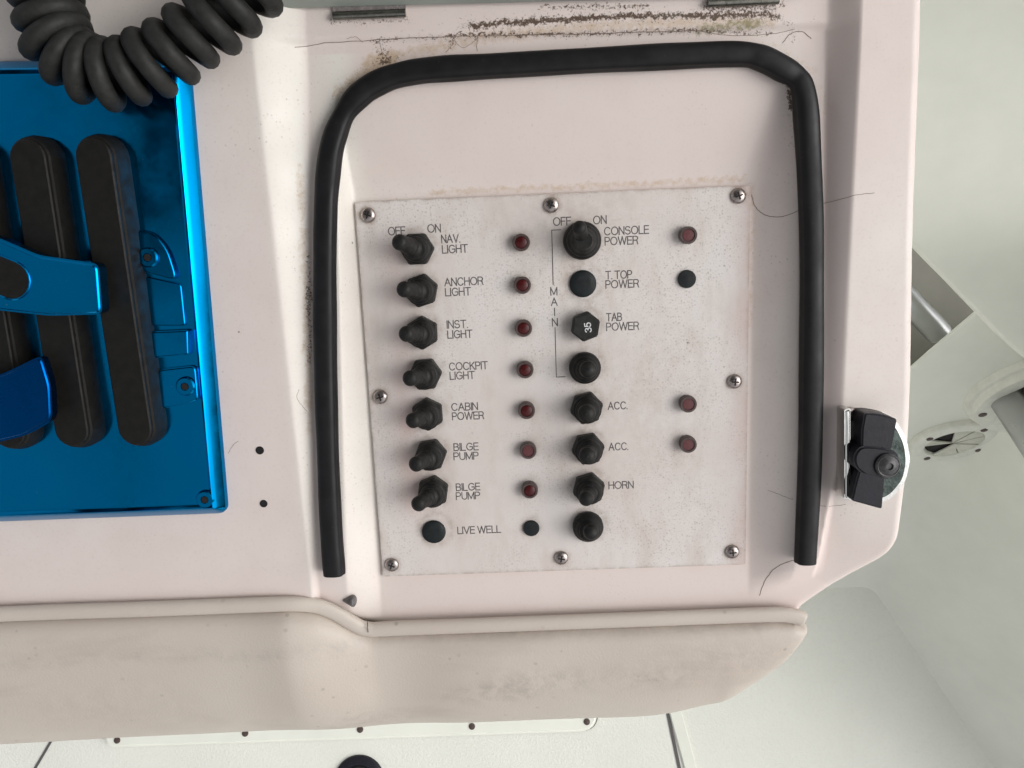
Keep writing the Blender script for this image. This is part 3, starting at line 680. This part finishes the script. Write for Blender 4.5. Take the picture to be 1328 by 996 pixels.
# ------------------------------------------------------------------ BLUE ENGINE CONTROL
ZP = .0265
def blue_control():
    c = U(60, 400, .018)
    t = thing('engine_control', 'glossy blue metal engine control with black rubber tracks and levers', 'engine control', tuple(c))
    pts = [U2(-190, 78, ZP), U2(238, 72, ZP), U2(288, 672, ZP - .006), U2(-140, 688, ZP - .006)]
    outer = round_poly(pts, [.004, .004, .0045, .004], 6)
    zb = .006
    def inset(poly, d):
        cx = sum(p[0] for p in poly) / len(poly); n = len(poly); out = []
        for i in range(n):
            p = Vector(poly[i]); a = Vector(poly[i - 1]); b = Vector(poly[(i + 1) % n]); tt = (b - a).normalized(); out.append(tuple(p + Vector((-tt.y, tt.x)) * d))
        return out
    ar = sum(outer[i - 1][0] * outer[i][1] - outer[i][0] * outer[i - 1][1] for i in range(len(outer)))
    sg = 1 if ar > 0 else -1
    def zs(p, z):   # plate follows the dash slope
        return (p[0], p[1], z + float(zo_y(p[1])) - ZOT)
    rings = [(0, .010), (0, ZP - .0055), (.0005, ZP - .0046), (.0030, ZP - .0018), (.0040, ZP - .0005), (.0045, ZP - .0002), (.0051, ZP - .0008), (.0058, ZP - .0016), (.0064, ZP - .0017)]
    m = MB(); n = len(outer); vs = []; fs = []
    for d, z in rings: vs += [zs(p, z) for p in inset(outer, d * sg)]
    for i in range(len(rings) - 1):
        for k in range(n): fs.append((i * n + k, i * n + (k + 1) % n, (i + 1) * n + (k + 1) % n, (i + 1) * n + k))
    fs.append(tuple((len(rings) - 1) * n + k for k in range(n))); m.add(vs, fs)
    part(t, 'cover_plate', m.mesh('cover_plate', MT['blue'], 35))
    def bar(a, b, wdt, wtop, z0, z1, name='track_bar'):
        pa = U(*a, (z0 + z1) / 2); pb = U(*b, (z0 + z1) / 2); m = MB(); vs = []; fs = []
        prof = [(wdt, z0), (wdt * .99, z0 + (z1 - z0) * .45), (wtop * 1.13, z1 - .0022), (wtop * 1.02, z1 - .0018), (wtop, z1 - .0004), (wtop * .92, z1)]
        for r, z in prof: vs += [(p[0], p[1], z + float(zo_y(p[1])) - ZOT) for p in pill(pa.xy, pb.xy, r)]
        n = len(vs) // len(prof)
        for i in range(len(prof) - 1):
            for k in range(n): fs.append((i * n + k, i * n + (k + 1) % n, (i + 1) * n + (k + 1) % n, (i + 1) * n + k))
        fs.append(tuple((len(prof) - 1) * n + k for k in range(n))); m.add(vs, fs)
        part(t, name, m.mesh(name, MT['bar'], 30))
    for a, b in (((129, 204), (175, 556)), ((45, 206), (93, 558)), ((-41, 208), (11, 560))): bar(a, b, .0096, .0072, ZP - .003, ZP + .009)
    # levers
    def lever(poly, z0, z1, mat, hole=None, rad=.003, name='lever'):
        q = round_poly([U2(*p, z1) for p in poly], rad, 5); l = part(t, name, bev_mesh(MB().prism(q, z0, z1).mesh(name, mat, 30), .0012))
        if hole: 
            hp = pill(U2(*hole[0], z1), U2(*hole[1], z1), hole[2])
            part(l, 'grip_slot', MB().prism(hp, z1 - .0008, z1 + .0002).mesh('grip_slot', MT['bar'], 0))
            rim = hp + [hp[0]]; part(l, 'slot_rim', MB().tube([(x, y, z1 + .0002) for x, y in rim], .0004, 6).mesh('slot_rim', mat))
    lever([(-150, 255), (-60, 290), (0, 310), (48, 331), (126, 342), (131, 408), (62, 410), (-10, 402), (-150, 395)], ZP + .0095, ZP + .0165, MT['blue'], ((-30, 345), (14, 363), .0078))
    lever([(-150, 560), (-150, 520), (0, 486), (52, 461), (64, 500), (66, 545), (30, 566), (-20, 578)], ZP + .0095, ZP + .0145, MT['blue_d'])
    # raised pads standing in for lever reflections in the plate beside the right-hand track
    def lug(poly, h, rad=.002, name='lug'):
        q = round_poly([U2(*p, ZP) for p in poly], rad, 5); y = sum(p[1] for p in q) / len(q); dz = float(zo_y(y)) - ZOT
        return part(t, name, bev_mesh(MB().prism(q, ZP - .003 + dz, ZP - .0017 + h + dz).mesh(name, MT['blue'], 30), .0008))
    lug([(168, 297), (195, 300), (214, 322), (228, 366), (184, 354), (172, 340)], .0022, .005)
    lug([(180, 357), (230, 368), (236, 425), (190, 425)], .0012)
    lug([(190, 431), (240, 429), (241, 462), (194, 466)], .0030, .001)
    lug([(196, 482), (248, 476), (252, 522), (240, 527), (200, 534)], .0022, .003)
    bolt = MB().lathe([(.0040, -.001), (.0042, .0008), (.0036, .0016), (.0018, .0016)], seg=28, cap=False).lathe([(.0019, .0004), (.0018, .0010)], seg=6)
    bm_ = bolt.mesh('cover_bolt', MT['blue'], 40)
    hx = MB().lathe([(.0016, .0006), (.0016, .0017)], seg=6).mesh('socket', MT['hole'], 0)
    for (px, py), dz in (((190, 334), .0022), ((257, 655), .0), ((236, 503), .0022)):  # the two on raised pads stand for details reflected in the plate
        p = U(px, py, ZP); z = ZP - .0017 + dz + float(zo_y(p.y)) - ZOT; o = Vector((p.x, p.y, z)); bb = part(t, 'cover_bolt', bm_, at=o); part(bb, 'socket', hx, at=o)
def bev_mesh(me, wd, seg=3):
    bm = bmesh.new(); bm.from_mesh(me); top = max(v.co.z for v in bm.verts)
    es = [e for e in bm.edges if all(v.co.z > top - 1e-6 for v in e.verts)]
    bmesh.ops.bevel(bm, geom=es, offset=wd, segments=seg, affect='EDGES'); bm.to_mesh(me); bm.free()
    me.set_sharp_from_angle(angle=R(35)); me.polygons.foreach_set('use_smooth', [p.loop_total < 7 for p in me.polygons]); return me
blue_control()

# ------------------------------------------------------------------ coiled microphone cord
def cord():
    zc = ZP + .0165
    pts = [(120, -105), (78, -70), (60, -35), (62, 5), (72, 45), (92, 75), (120, 92), (150, 95), (182, 88), (212, 73), (243, 52), (272, 30), (300, 8), (325, -16), (350, -45)]
    ctr = smooth_path([U(a, b, zc) for a, b in pts], 24)
    # arc length
    L = [0.]
    for a, b in zip(ctr[:-1], ctr[1:]): L.append(L[-1] + (b - a).length)
    tot = L[-1]; NP = 3600; pitch0 = .0088; rc, rt = .0100, .0037
    path = []; ph = 0.; prev = None
    for i in range(NP):
        s = tot * i / (NP - 1); j = min(max(int(np.searchsorted(L, s)) - 1, 0), len(ctr) - 2); f = (s - L[j]) / (L[j + 1] - L[j] + 1e-12)
        p = ctr[j].lerp(ctr[j + 1], f); tg_ = (ctr[min(j + 2, len(ctr) - 1)] - ctr[max(j - 1, 0)]).normalized()
        pt = pitch0 * (1 + .16 * sstep((s - tot * .5) / (tot * .4)) - .12 * math.exp(-((s - tot * .30) / .03) ** 2))
        ph += (tot / NP) / pt * 2 * math.pi
        n = Vector((0, 0, 1)); b = tg_.cross(n).normalized(); rr = rc * (1 + .05 * math.sin(ph * .37))
        lean = tg_ * (math.cos(ph) * .0030)
        path.append(p + b * (rr * math.cos(ph)) + n * (rr * math.sin(ph)) + lean)
    m = MB().tube(path, rt, 12)
    single('coiled_cord', m.mesh('coiled_cord', MT['cord'], 60), 'thick black coiled microphone cord looping over the blue control', 'coiled cord')
cord()

# ------------------------------------------------------------------ turn latch on the right edge
def latch():
    z = float(hgt(*U2(1135, 595, .012))); zb = z + .003
    t = thing('turn_latch', 'black turn latch on a chrome D-shaped plate at the console edge', 'latch', tuple(U(1130, 595, z)))
    pc = [(1098, 531), (1120, 529), (1145, 534), (1165, 548), (1178, 572), (1182, 598), (1176, 625), (1160, 645), (1148, 652), (1099, 650)]
    q = round_poly([U2(*p, zb) for p in pc], .003, 4)
    part(t, 'chrome_plate', bev_mesh(MB().prism(q, z - .006, zb).mesh('chrome_plate', MT['chrome'], 30), .0011, 4))
    part(t, 'chrome_lip', bev_mesh(MB().prism(round_poly([U2(*p, zb + .006) for p in ((1096, 532), (1104, 530), (1104, 648), (1096, 648))], .0006), z - .002, zb + .006).mesh('chrome_lip', MT['chrome'], 30), .0009))
    def k(x, y): return (1070 + x / 4.98, 500 + y / 4.98)
    hz = zb + .012
    qi = [U2(*p, zb) for p in [(1106, 537), (1122, 536), (1143, 540), (1161, 553), (1172, 576), (1175, 598), (1170, 622), (1155, 640), (1144, 646), (1107, 645)]]
    part(t, 'plate_face', MB().prism(round_poly(qi, .003, 4), zb - .001, zb + .0002).mesh('plate_face', MT['oxid'], 0))
    up_ = [k(258, 178), k(330, 182), k(400, 195), k(468, 218), k(448, 330), k(432, 412), k(330, 430), k(236, 402), k(240, 280)]
    lo = [k(222, 548), k(300, 560), k(388, 590), k(378, 700), k(370, 800), k(300, 780), k(172, 745), k(196, 640)]
    mid = [k(226, 395), k(300, 392), k(400, 405), k(470, 432), k(492, 510), k(455, 590), k(385, 610), k(250, 580), k(196, 530), k(184, 460)]
    for nm, pl, z0, z1, rd in (('handle_arm', up_, zb, hz - .0010, .0012), ('handle_arm', lo, zb, hz - .0008, .0012), ('handle_hub', mid, zb - .001, hz, .006)):
        q = round_poly([U2(*p, z1) for p in pl], rd, 5); part(t, nm, bev_mesh(MB().prism(q, z0 + .0001, z1).mesh(nm, MT['latch'], 30), .0007 if nm == 'handle_arm' else .0010))
    p = U(*k(400, 513), hz)
    part(t, 'rivet', MB().lathe([(.0052, 0), (.0054, .0010), (.0047, .0018), (.0043, .0016), (.0038, .0018), (.0030, .0026), (.0016, .0028), (.0014, .0020), (.0001, .0020)], seg=32).mesh('rivet', MT['rivet'], 45), at=p)
    for px, py in (k(150, 185),):
        p = U(px, py, zb - .0011); part(t, 'mounting_screw', sm, at=p)
latch()

# small cone lying in the corner under the seal
def cone():
    p = on(462, 776, 0.); q = on(445, 778, 0.); r = .0028
    a = Vector((p.x, p.y, p.z + r)); b = Vector((q.x, q.y, q.z + .0006)); ax = b - a; L = ax.length
    m = MB().lathe([(.0004, -.0004), (.0020, -.0003), (r, .0004), (r, L * .22), (r * .92, L * .26), (r * .5, L * .68), (.0003, L)], a, ax, 18)
    single('cone_plug', m.mesh('cone_plug', MT['tan'], 40), 'tiny dark pointed plug lying by the welt below the left seal end', 'plug')
cone()

# ------------------------------------------------------------------ CUSHION
WELT = [(-170, 803), (-60, 799), (60, 794), (200, 789.5), (330, 784.5), (380, 783), (410, 785.5), (435, 795), (457, 808), (478, 816), (520, 814.5), (700, 808), (900, 800.5), (1000, 797), (1030, 799), (1043, 804)]
def welt_z(px): return interp(px, [(-200, .013), (370, .012), (480, .003), (1050, .0025)])
def cushion():
    t = thing('bolster_cushion', 'cream vinyl bolster cushion along the front edge of the console', 'cushion', tuple(U(500, 860, -.07)))
    wp = smooth_path([U(a, b, welt_z(a) + .0004) for a, b in WELT], 8)
    wp = wp[:-1] + [wp[-1]]
    n = len(wp)
    m = MB().tube(wp, lambda s: .0038 * (1 if s < .985 else math.sqrt(max(0.02, 1 - ((s - .985) / .015) ** 2))), 20, up=(0, 0, 1), sec=lambda a: (math.cos(a) * .62, math.copysign(abs(math.sin(a)) ** .8, math.sin(a))))
    part(t, 'welt', m.mesh('welt', MT['vinyl'], 60))
    SIL = [(-200, 970), (0, 961), (150, 954), (300, 947), (450, 941), (600, 937), (750, 931), (860, 926), (930, 914), (962, 905), (1016, 866), (1035, 845), (1046, 826)]
    SIL = [(v.x, v.y) for v in smooth_path([(a, b, 0) for a, b in SIL], 6)]
    st = []
    us = list(np.linspace(-160, 860, 120)) + list(np.linspace(866, 1046, 60))
    Bc = .052
    P = []
    for u in us:
        wy = interp(u, WELT); zt = welt_z(u) + .0005
        endf = max(0., (u - 1020) / 26); endf = min(endf, 1.)
        target = interp(u, SIL)
        w0 = U(u, wy + 9.5, zt)
        B = Bc * (1 - .75 * sstep((u - 900) / 146))
        def ring(A):
            out = []
            for k in range(41):
                th = R(-25 + 25 * k / 2) if k < 2 else R(180 * ((k - 2) / 38) ** 1.5); yy = w0.y - A * math.sin(th); zz = zt + .0026 - B + B * math.copysign(abs(math.cos(th)) ** .9, math.cos(th)) - .0060 * math.exp(-th * A / .0026)
                if th < 0: yy = w0.y + .004 * (-th / R(25)); zz = zt - .0034 - .010 * (-th / R(25))
                out.append(Vector((w0.x, yy, zz)))
            return out
        lo, hi = .002, .12
        for _ in range(18):
            mid = (lo + hi) / 2; mx = max(PX(v)[1] for v in ring(mid))
            if mx < target: lo = mid
            else: hi = mid
        rg = ring(lo)
        # soft unevenness of the stuffing
        for i, v in enumerate(rg):
            th = i / 40; env = math.sin(min(1, th * 1.5) * math.pi)
            v.z += env * (.0042 * math.exp(-((u - 395) / 62) ** 2) - .0022 * math.exp(-((u - 520) / 60) ** 2) + .0012 * math.exp(-((u - 800) / 120) ** 2) + .0005 * math.sin(u * .021 + th * 5))
        P.append(rg)
    last = P[-1]; c = sum(last, Vector()) / len(last)
    for f, dx in ((.8, .0012), (.5, .002), (.1, .0024)): P.append([c + (v - c) * f + Vector((dx, 0, 0)) for v in last])
    me = MB().grid(P).mesh('cushion_body', MT['vinyl'], 0); me.polygons.foreach_set('use_smooth', [True] * len(me.polygons))
    co = np.empty(len(me.vertices) * 3); me.vertices.foreach_get('co', co); co = co.reshape(-1, 3); x, y = co[:, 0], co[:, 1]
    dark = np.zeros(len(x))
    for a, b, s, k in ((680, 875, .012, .8), (650, 892, .010, .8), (745, 870, .012, .6), (840, 868, .012, .75), (600, 895, .010, .5), (950, 845, .02, .5), (150, 900, .03, .3), (470, 942, .015, .7)):
        p = U(a, b, -.005); dark += k * np.exp(-(((x - p.x) / (s * 1.5)) ** 2 + ((y - p.y) / (s * .6)) ** 2))
    dark += .5 * np.exp(-((y - U(750, 815, 0).y) / .003) ** 2)
    at = me.attributes.new('dark', 'FLOAT', 'POINT'); at.data.foreach_set('value', np.clip(dark, 0, 1).astype(np.float32))
    part(t, 'cushion_body', me)
    # seam stitched across the welt
    p = U(477, 815, .003 + .0036); part(t, 'seam', MB().tube([(p.x - .0003, p.y + .0036, p.z - .002), (p.x, p.y + .001, p.z + .0004), (p.x, p.y - .002, p.z - .0002), (p.x - .0002, p.y - .0036, p.z - .003)], .00022, 6).mesh('seam', MT['tan']))
cushion()

# console carcass below the moulding, hidden side of the helm station
cb = []
lo = OUT.copy()
def carcass():
    m = MB(); pts = [(x, y) for x, y in OUT]; cx, cy = OUT.mean(0)
    q = [(cx + (x - cx) * .965, cy + (y - cy) * .93) for x, y in pts]
    W = [M @ Vector((x, y, -.045)) for x, y in q]; n = len(W)
    vs = [tuple(v) for v in W] + [(v.x, v.y, 0.0) for v in W]
    m.add(vs, [(i, (i + 1) % n, n + (i + 1) % n, n + i) for i in range(n)] + [tuple(range(n))])
    me = m.mesh('carcass', MT['liner'], 30); me.transform((M @ Matrix.Translation(LOC[console.name])).inverted())
    o = part(console, 'carcass', me, at=LOC[console.name])
carcass()

# ------------------------------------------------------------------ FLOOR
def floor():
    m = MB(); m.add([(-4, -4, 0), (4, -4, 0), (4, 4, 0), (-4, 4, 0)], [(0, 1, 2, 3)])
    o = bpy.data.objects.new('floor', m.mesh('floor', MT['deck'], 0)); COL.objects.link(o); tag(o, kind='structure')
floor()
def FP(px, py, z=0.): return WF(px, py, z)[0]
def deck_hatch():
    zt = .018; c = FP(450, 960)
    t = thing('deck_hatch', 'white rimmed deck hatch with small screws under the cushion', 'deck hatch', (c.x, c.y, 0), frame=I4)
    a = FP(150, 970, zt); b = FP(776, 949, zt); up = Vector((0, .5, 0))
    q = [(a.x - .02, a.y), (b.x, b.y), (b.x + .0, b.y + .45), (a.x - .02, a.y + .45)]
    q = round_poly(q, [.02, .03, .03, .03], 6)
    g_ = [(x + (.0025 if x > a.x else -.0025), y - (.0025 if y < a.y + .1 else -.0025)) for x, y in q]; part(t, 'gasket', MB().prism(g_, .0003, .003).mesh('gasket', MT['bezel'], 0))  # dark strip put in as the shadow gap under the rim
    part(t, 'rim', bev_mesh(MB().prism(q, .0005, zt).mesh('rim', MT['liner'], 30), .004))
    for px, py in ((152, 960), (318, 951), (467, 946), (612, 942), (761, 936)):
        part(t, 'rim_screw', MB().lathe([(.0052, 0), (.005, .0012), (.001, .0018)], seg=14).mesh('rim_screw', MT['bezel'], 40), at=FP(px, py, zt))
deck_hatch()
def deck_latch():
    c = FP(466, 1014, .0)
    t = thing('deck_latch', 'black round flush latch set in the deck below the cushion', 'latch', (c.x, c.y, 0), frame=I4)
    part(t, 'ring', MB().lathe([(.041, .0003), (.040, .004), (.036, .006), (.027, .006), (.025, .003)], seg=40, cap=False).mesh('ring', MT['latch'], 40), at=(c.x, c.y, 0))
    part(t, 'cup', MB().lathe([(.026, .0006), (.024, .0036), (.001, .003)], seg=30).mesh('cup', MT['hole'], 40), at=(c.x, c.y, 0))
    part(t, 'finger_pull', MB().box(-.020, .020, .004, .012, .0036, .0058).mesh('finger_pull', MT['rivet'], 0), at=(c.x, c.y, 0))
deck_latch()
def strip(p, q, wd, z, name, mat, lab, cat):
    a = FP(*p, z); b = FP(*q, z); d = (b - a).normalized(); n = Vector((-d.y, d.x, 0)) * wd / 2; a = a - d * .3; b = b + d * .4
    me = bev_mesh(MB().prism([(v.x, v.y) for v in (a - n, b - n, b + n, a + n)], .0004, z).mesh(name, mat, 0), min(.002, z * .4))
    o = single(name, me, lab, cat, frame=I4); return o
strip((878, 930), (896, 996), .020, .004, 'deck_trim', MT['liner'], 'pale raised deck trim strip right of the hatch', 'trim')
def gutter(p, q, wd, lab):
    a = FP(*p, 0); b = FP(*q, 0); d = (b - a).normalized(); n = Vector((-d.y, d.x, 0)) * wd / 2; a -= d * .25; b += d * .3
    m = MB().prism([(v.x, v.y) for v in (a - n, b - n, b + n, a + n)], .0002, .0012)
    o = single('deck_seam', m.mesh('deck_seam', MT['ink'], 0), lab, 'seam', frame=I4)
gutter((867, 930), (881, 996), .005, 'dark deck seam running down beside the trim strip')
gutter((66, 962), (46, 996), .004, 'dark slanting deck seam at the lower left corner')

# ------------------------------------------------------------------ HULL LINER at the right
def fl_depth(px, py): return WF(px, py)[1]
def liner_Z(px, py):
    d = ((px - 1130) * 236 - (py - 760) * 160) / 285.0      # px to the right of the floor corner line
    zf = fl_depth(px, py)
    z1 = zf - .00135 * d
    z2 = interp(py, [(250, .74), (330, .78), (400, .80), (470, .862), (540, .965), (600, 1.083), (680, 1.19), (760, 1.29), (860, 1.42), (1000, 1.6), (1200, 1.8)]) + .00004 * (px - 1250)
    k = .02; h = min(max(.5 + .5 * (z2 - z1) / k, 0), 1)
    return (z2 * (1 - h) + z1 * h) - k * h * (1 - h)
def LP(px, py, off=0.): return WD(px, py, liner_Z(px, py) - off)
def liner_normal(px, py):
    a = LP(px, py); n = (LP(px + 8, py) - a).cross(LP(px, py + 8) - a).normalized()
    return -n if n.dot(CM.translation - a) < 0 else n
def liner():
    P = []; eL = lambda f: None
    # top edge runs from the pocket lip to the right, under the gunwale
    for i in range(90):
        f = i / 89; px = 1010 + f * 620; top = interp(px, [(1010, 626), (1190, 474), (1272, 405), (1350, 340), (1630, 250)]); row = []
        for j in range(110):
            g = j / 109; py = top + (1300 - top) * g; row.append(LP(px, py))
        # lip rolled back at the top edge
        n = liner_normal(px, top + 2); r0 = row[0]; lipr = [r0 - n * (.004 * (1 - math.cos(a))) + (row[0] - row[1]).normalized() * (.004 * math.sin(a)) for a in (R(30), R(60), R(90))]
        rd = (lipr[-1] - CM.translation).normalized(); lip2 = [lipr[-1] + (rd * .05 - (row[0] - row[1]).normalized() * .004)]
        P.append(lip2 + lipr[::-1] + row)
    me = MB().grid(P).mesh('hull_liner', MT['liner'], 0); me.polygons.foreach_set('use_smooth', [True] * len(me.polygons))
    o = bpy.data.objects.new('hull_liner', me); COL.objects.link(o); tag(o, kind='structure')
liner()
def gunwale():
    # inner coaming: slab nearer the camera, lower edge rounded
    edge = smooth_path([(1120, 246, 0), (1188, 317, 0), (1230, 360, 0), (1272, 404, 0), (1300, 432, 0), (1335, 462, 0), (1420, 520, 0), (1600, 600, 0)], 8)
    def gz(px, py): return .70 + .00042 * (py - 200) - .00016 * (px - 1200) + .00000045 * (py - 100) ** 2 * .3
    rows = []
    for e in edge:
        row = []
        for j in range(40):
            g = j / 39; py = e.y + (-260 - e.y) * g; px = e.x + 60 * g * 0
            row.append(WD(px, py, gz(px, py)))
        a = row[0]; dn = (row[0] - row[1]).normalized() * .6; back = (CM.to_3x3() @ Vector((0, 0, -1)))
        lip = [a + dn * (.006 * math.sin(R(t))) + back * (.006 * (1 - math.cos(R(t)))) for t in (30, 60, 90)]
        rd = (lip[-1] - CM.translation).normalized(); rows.append([lip[-1] + rd * .05 - dn * .004] + lip[::-1] + row)
    me = MB().grid(rows).mesh('gunwale', MT['liner'], 0); me.polygons.foreach_set('use_smooth', [True] * len(me.polygons))
    o = bpy.data.objects.new('gunwale', me); COL.objects.link(o); tag(o, kind='structure')
    # pocket back behind the opening
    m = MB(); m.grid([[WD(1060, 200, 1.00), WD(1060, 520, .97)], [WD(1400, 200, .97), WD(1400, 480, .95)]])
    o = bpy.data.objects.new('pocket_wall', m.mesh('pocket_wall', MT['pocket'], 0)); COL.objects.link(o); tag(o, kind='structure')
    # tube in the pocket
    a = WD(1150, 362, .86); b = WD(1217, 431, .895); ax = (b - a).normalized()
    t = single('rod_tube', MB().tube([a - ax * .05, b, b + ax * .001], .0142, 28).mesh('rod_tube', MT['alu'], 40), 'brushed metal tube showing in the opening under the gunwale', 'tube', frame=I4)
    # bow rail / seam at top left of the gunwale
    m = MB().tube([WD(1220, -40, .66), WD(1206, 30, .675), WD(1190, 95, .69), WD(1180, 130, .70)], .0018, 8)
    single('gunwale_moulding', m.mesh('gunwale_moulding', MT['rivet'], 40), 'thin dark trim line on the gunwale at the top right', 'trim', frame=I4)
gunwale()
def disc_frame(px, py, off=.002):
    p = LP(px, py, off); n = liner_normal(px, py); x = (LP(px + 10, py) - p); x = (x - n * x.dot(n)).normalized(); y = n.cross(x)
    return Matrix(((x.x, y.x, n.x, p.x), (x.y, y.y, n.y, p.y), (x.z, y.z, n.z, p.z), (0, 0, 0, 1)))
def deck_plate():
    F = disc_frame(1236, 571, .009)
    t = thing('deck_plate', 'round white deck plate with a cracked and broken centre membrane', 'deck plate', (0, 0, 0), frame=F)
    r = .052
    part(t, 'flange', MB().lathe([(r, -.016), (r, .002), (r * .985, .0046), (r * .96, .0055), (r * .88, .0065), (r * .70, .0060), (r * .67, .0040), (r * .66, .0010)], seg=48, cap=False).mesh('flange', MT['flange'], 40))
    part(t, 'opening', MB().lathe([(r * .67, .0006), (r * .6, .0009), (.001, .001)], seg=40).mesh('opening', MT['hole'], 40))
    # broken membrane: wedges left in place with gaps between them
    segs = [(-82, -30), (-26, 20), (25, 62), (65, 100), (104, 142), (196, 222)]
    for a0, a1 in segs:
        c = (random.uniform(-.002, .002), random.uniform(-.002, .002)); poly = [(c[0] + .001 * math.cos(R((a0 + a1) / 2)), c[1])]
        for k in range(7):
            a = R(a0 + (a1 - a0) * k / 6); poly.append((r * .665 * math.cos(a), r * .665 * math.sin(a)))
        dz = random.uniform(0, .0008)
        part(t, 'membrane_piece', MB().prism(poly, .0022 + dz, .0040 + dz).mesh('membrane_piece', MT['memb'], 0))
    for a in (95, 5, 185, 275):
        part(t, 'flange_screw', MB().lathe([(.0042, .0), (.004, .001), (.0008, .0016)], seg=14).mesh('flange_screw', MT['bezel'], 40), at=(r * .84 * math.cos(R(a)), r * .84 * math.sin(R(a)), .0062))
deck_plate()
def rod_holder():
    F = disc_frame(1236, 571); F.translation = WD(1356, 509, liner_Z(1300, 517) - .022)
    t = thing('rod_holder', 'round white collar with an angled metal tube passing through it', 'rod holder', (0, 0, 0), frame=F)
    r = .078
    part(t, 'collar', MB().lathe([(r * 1.10, -.05), (r * 1.08, -.002), (r * 1.06, .002), (r * 1.0, .003), (r, .008), (r * .98, .012), (r * .80, .013), (r * .70, .010), (r * .66, .004)], seg=48, cap=False).mesh('collar', MT['flange'], 40))
    part(t, 'opening', MB().lathe([(r * .68, .003), (r * .5, .0032), (.001, .0032)], seg=36).mesh('opening', MT['hole'], 40))
    for a in (215, 110, 20): part(t, 'collar_screw', MB().lathe([(.0048, .0), (.0045, .001), (.0008, .0016)], seg=14).mesh('collar_screw', MT['bezel'], 40), at=(r * .88 * math.cos(R(a)), r * .88 * math.sin(R(a)), .0125))
    inv = F.inverted(); a = inv @ (F.translation + (WD(1306, 513, 1) - WD(1356, 509, 1)) * .9); b = inv @ WD(1362, 594, liner_Z(1300, 517) - .10)
    m = MB().tube([a, b], .021, 32); part(t, 'tube', m.mesh('tube', MT['alu'], 40))
rod_holder()

# ------------------------------------------------------------------ canvas top over the helm (shades the dash, out of the frame)
def canvas_top():
    z = 2.05; t = thing('canvas_top', 'dark canvas top on a pale tube frame above the helm station', 'canopy', (-.3, 0, z), frame=I4)
    q = round_poly([(-.67, -.44), (-.50, -.50), (.50, -.62), (.62, 1.3), (-.74, 1.3), (-.71, -.1)], .05, 6)  # outline shaped for dark and bright reflections in the blue plate
    part(t, 'canvas', MB().prism(q, z, z + .012).mesh('canvas', MT['canvas'], 30))  # unseen sheet, there for shade and plate reflections
    for p in ([(-.66, -.28, z - .03), (-.80, -.72, z - .03), (-.95, -1.3, z - .03)], [(-.60, -.40, z - .03), (.48, -.60, z - .03), (.60, 1.28, z - .03)], [(-.66, 1.28, z - .03), (-.64, -.30, z - .03)], [(-.64, .1, z - .03), (.52, -.05, z - .03)], [(-.65, .65, z - .03), (.56, .6, z - .03)]):  # first, diagonal tube added to streak the blue plate's reflection
        part(t, 'frame_tube', MB().tube(smooth_path(p, 6), .02, 16).mesh('frame_tube', MT['alu'], 40))
    for x, y in ((-.95, 1.2), (.57, 1.2)): part(t, 'post', MB().tube([(x, y, 0), (x, y, z - .03)], .024, 18).mesh('post', MT['alu'], 40))
canvas_top()
